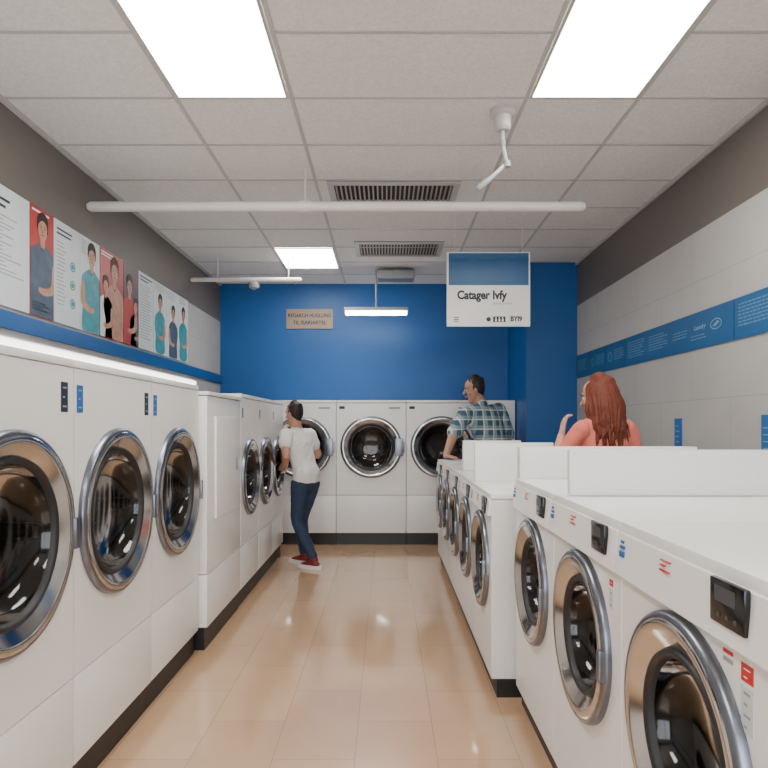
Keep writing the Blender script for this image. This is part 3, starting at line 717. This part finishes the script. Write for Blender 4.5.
        for i in range(300):
            a = R.uniform(-2.35, 2.35); k_ = R.uniform(.92, 1.10); L = R.uniform(.14, .27)
            sn, cs = math.sin(a), math.cos(a); w1, w2, w3 = R.uniform(-.015, .015), R.uniform(-.022, .022), R.uniform(-.015, .015)
            P = [V((sn*.02, -.01-cs*.02, .114)), V((sn*.07+w1*.3, -.012-cs*.078, .086)), V((sn*.090*k_, -.02-cs*.090*k_, .02)),
                 V((sn*(.108*k_+w1)+w3, -.025-cs*(.092*k_+w1), -.06)), V((sn*(.134*k_)-w3, -.03-cs*(.09*k_), -.07-L*.42)), V((sn*(.124*k_+w2)+w3, -.03-cs*(.088*k_+w2), -.07-L*.75)), V((sn*(.138+w2)+w1, -.03-cs*(.09+w1), -.07-L*1.02))]
            loft(t, P, [.005, .0078, .0085, .0085, .008, .0065, .003], n=7, k=3)
    bmesh.ops.transform(t, matrix=hm, verts=t.verts[:]); merge(b, t)
    remeshed('hair', fin(b), hair['m'], root, .0032 if hair['kind'] == 'long' else .0045, 1, 0)
    return root

A = dict(pelvis=(0, -.05, .90), waist=(0, -.015, 1.08), chest=(0, .055, 1.27), neck=(0, .085, 1.455), head=(0, .12, 1.605), pitch=-.08, yaw=.0,
  shL=(-.19, .07, 1.395), elL=(-.30, -.04, 1.18), wrL=(-.19, .08, 1.04), handL=((.25, .75, .05), (.9, -.3, -.3)), thumbL=1,
  shR=(.19, .07, 1.395), elR=(.28, .02, 1.16), wrR=(.22, .16, 1.22), handR=((-.3, .7, .3), (-.7, 0, -.6)), thumbR=-1,
  hipL=(-.085, -.04, .88), knL=(-.09, .0, .49), anL=(-.08, -.22, .09), hipR=(.085, -.05, .88), knR=(.08, .07, .49), anR=(.05, .03, .09))
person('person in a white T-shirt and dark jeans leaning toward the far left washers', (-.895, 6.66, 0), math.radians(56), 1.76, A, (M['tee'], M['jeans'], M['shoe']), dict(kind='short', m=M['hairdark']), broad=1.08)
B = dict(pelvis=(.10, -.02, .90), waist=(.09, 0, 1.08), chest=(.03, .04, 1.27), neck=(-.035, .06, 1.475), head=(-.085, .09, 1.625), pitch=-.15, yaw=.95, roll=-.12, collar=True,
  shL=(-.235, .05, 1.385), elL=(-.42, .0, 1.19), wrL=(-.56, -.06, .985), handL=((-.05, -.9, -.06), (0, 0, -1)), thumbL=1, curlL=.12,
  shR=(.19, .05, 1.435), elR=(.30, .02, 1.16), wrR=(.28, .18, .98), handR=((-.1, .9, -.2), (-.8, 0, -.5)), thumbR=-1, curlR=.3,
  hipL=(.0, -.02, .88), knL=(-.02, 0, .48), anL=(-.03, -.05, .09), hipR=(.18, -.02, .88), knR=(.18, .02, .48), anR=(.16, -.02, .09))
person('man with short dark hair in a blue plaid shirt leaning on the far right washers', (1.18, 7.23, 0), math.radians(32), 2.06, B, (M['plaid'], M['darkpants'], M['ink']), dict(kind='short', m=M['hairdark']), sleeve=.95, broad=1.16)
Wm = dict(pelvis=(0, 0, .90), waist=(0, 0, 1.08), chest=(0, .02, 1.28), neck=(0, .02, 1.48), head=(-.02, .05, 1.59), pitch=-.1, yaw=.5, roll=-.05,
  shL=(-.175, .02, 1.405), elL=(-.28, .12, 1.20), wrL=(-.185, .19, 1.37), handL=((.25, .1, .9), (.8, -.3, 0)), thumbL=1, curlL=.8,
  shR=(.175, .02, 1.405), elR=(.25, .0, 1.15), wrR=(.17, .17, 1.08), handR=((-.4, .8, .1), (-.6, 0, -.6)), thumbR=-1,
  hipL=(-.085, 0, .88), knL=(-.085, .02, .48), anL=(-.08, -.02, .09), hipR=(.085, 0, .88), knR=(.085, .02, .48), anR=(.09, .0, .09))
person('woman with long auburn hair in a salmon top, hand raised toward her chin', (1.38, 3.86, 0), math.radians(22), 1.835, Wm, (M['salmon'], M['jeans'], M['ink']), dict(kind='long', m=M['hairred']), female=True, sleeve=1.3, broad=1.06, folds=.012)

# ---------------------------------------------------------------- world and camera
w = bpy.data.worlds.new('world'); bpy.context.scene.world = w; w.use_nodes = True
w.node_tree.nodes['Background'].inputs[0].default_value = (.75, .8, .9, 1); w.node_tree.nodes['Background'].inputs[1].default_value = .8
cd = bpy.data.cameras.new('camera'); cam = bpy.data.objects.new('camera', cd); C.objects.link(cam)
cam.location = (0, 0, 1.5); cam.rotation_euler = (PI/2, 0, 0)
cd.sensor_width = 36; cd.lens = 36*620/768; cd.shift_x = -2/768; cd.shift_y = 41/768; cd.clip_start = .05
bpy.context.scene.camera = cam
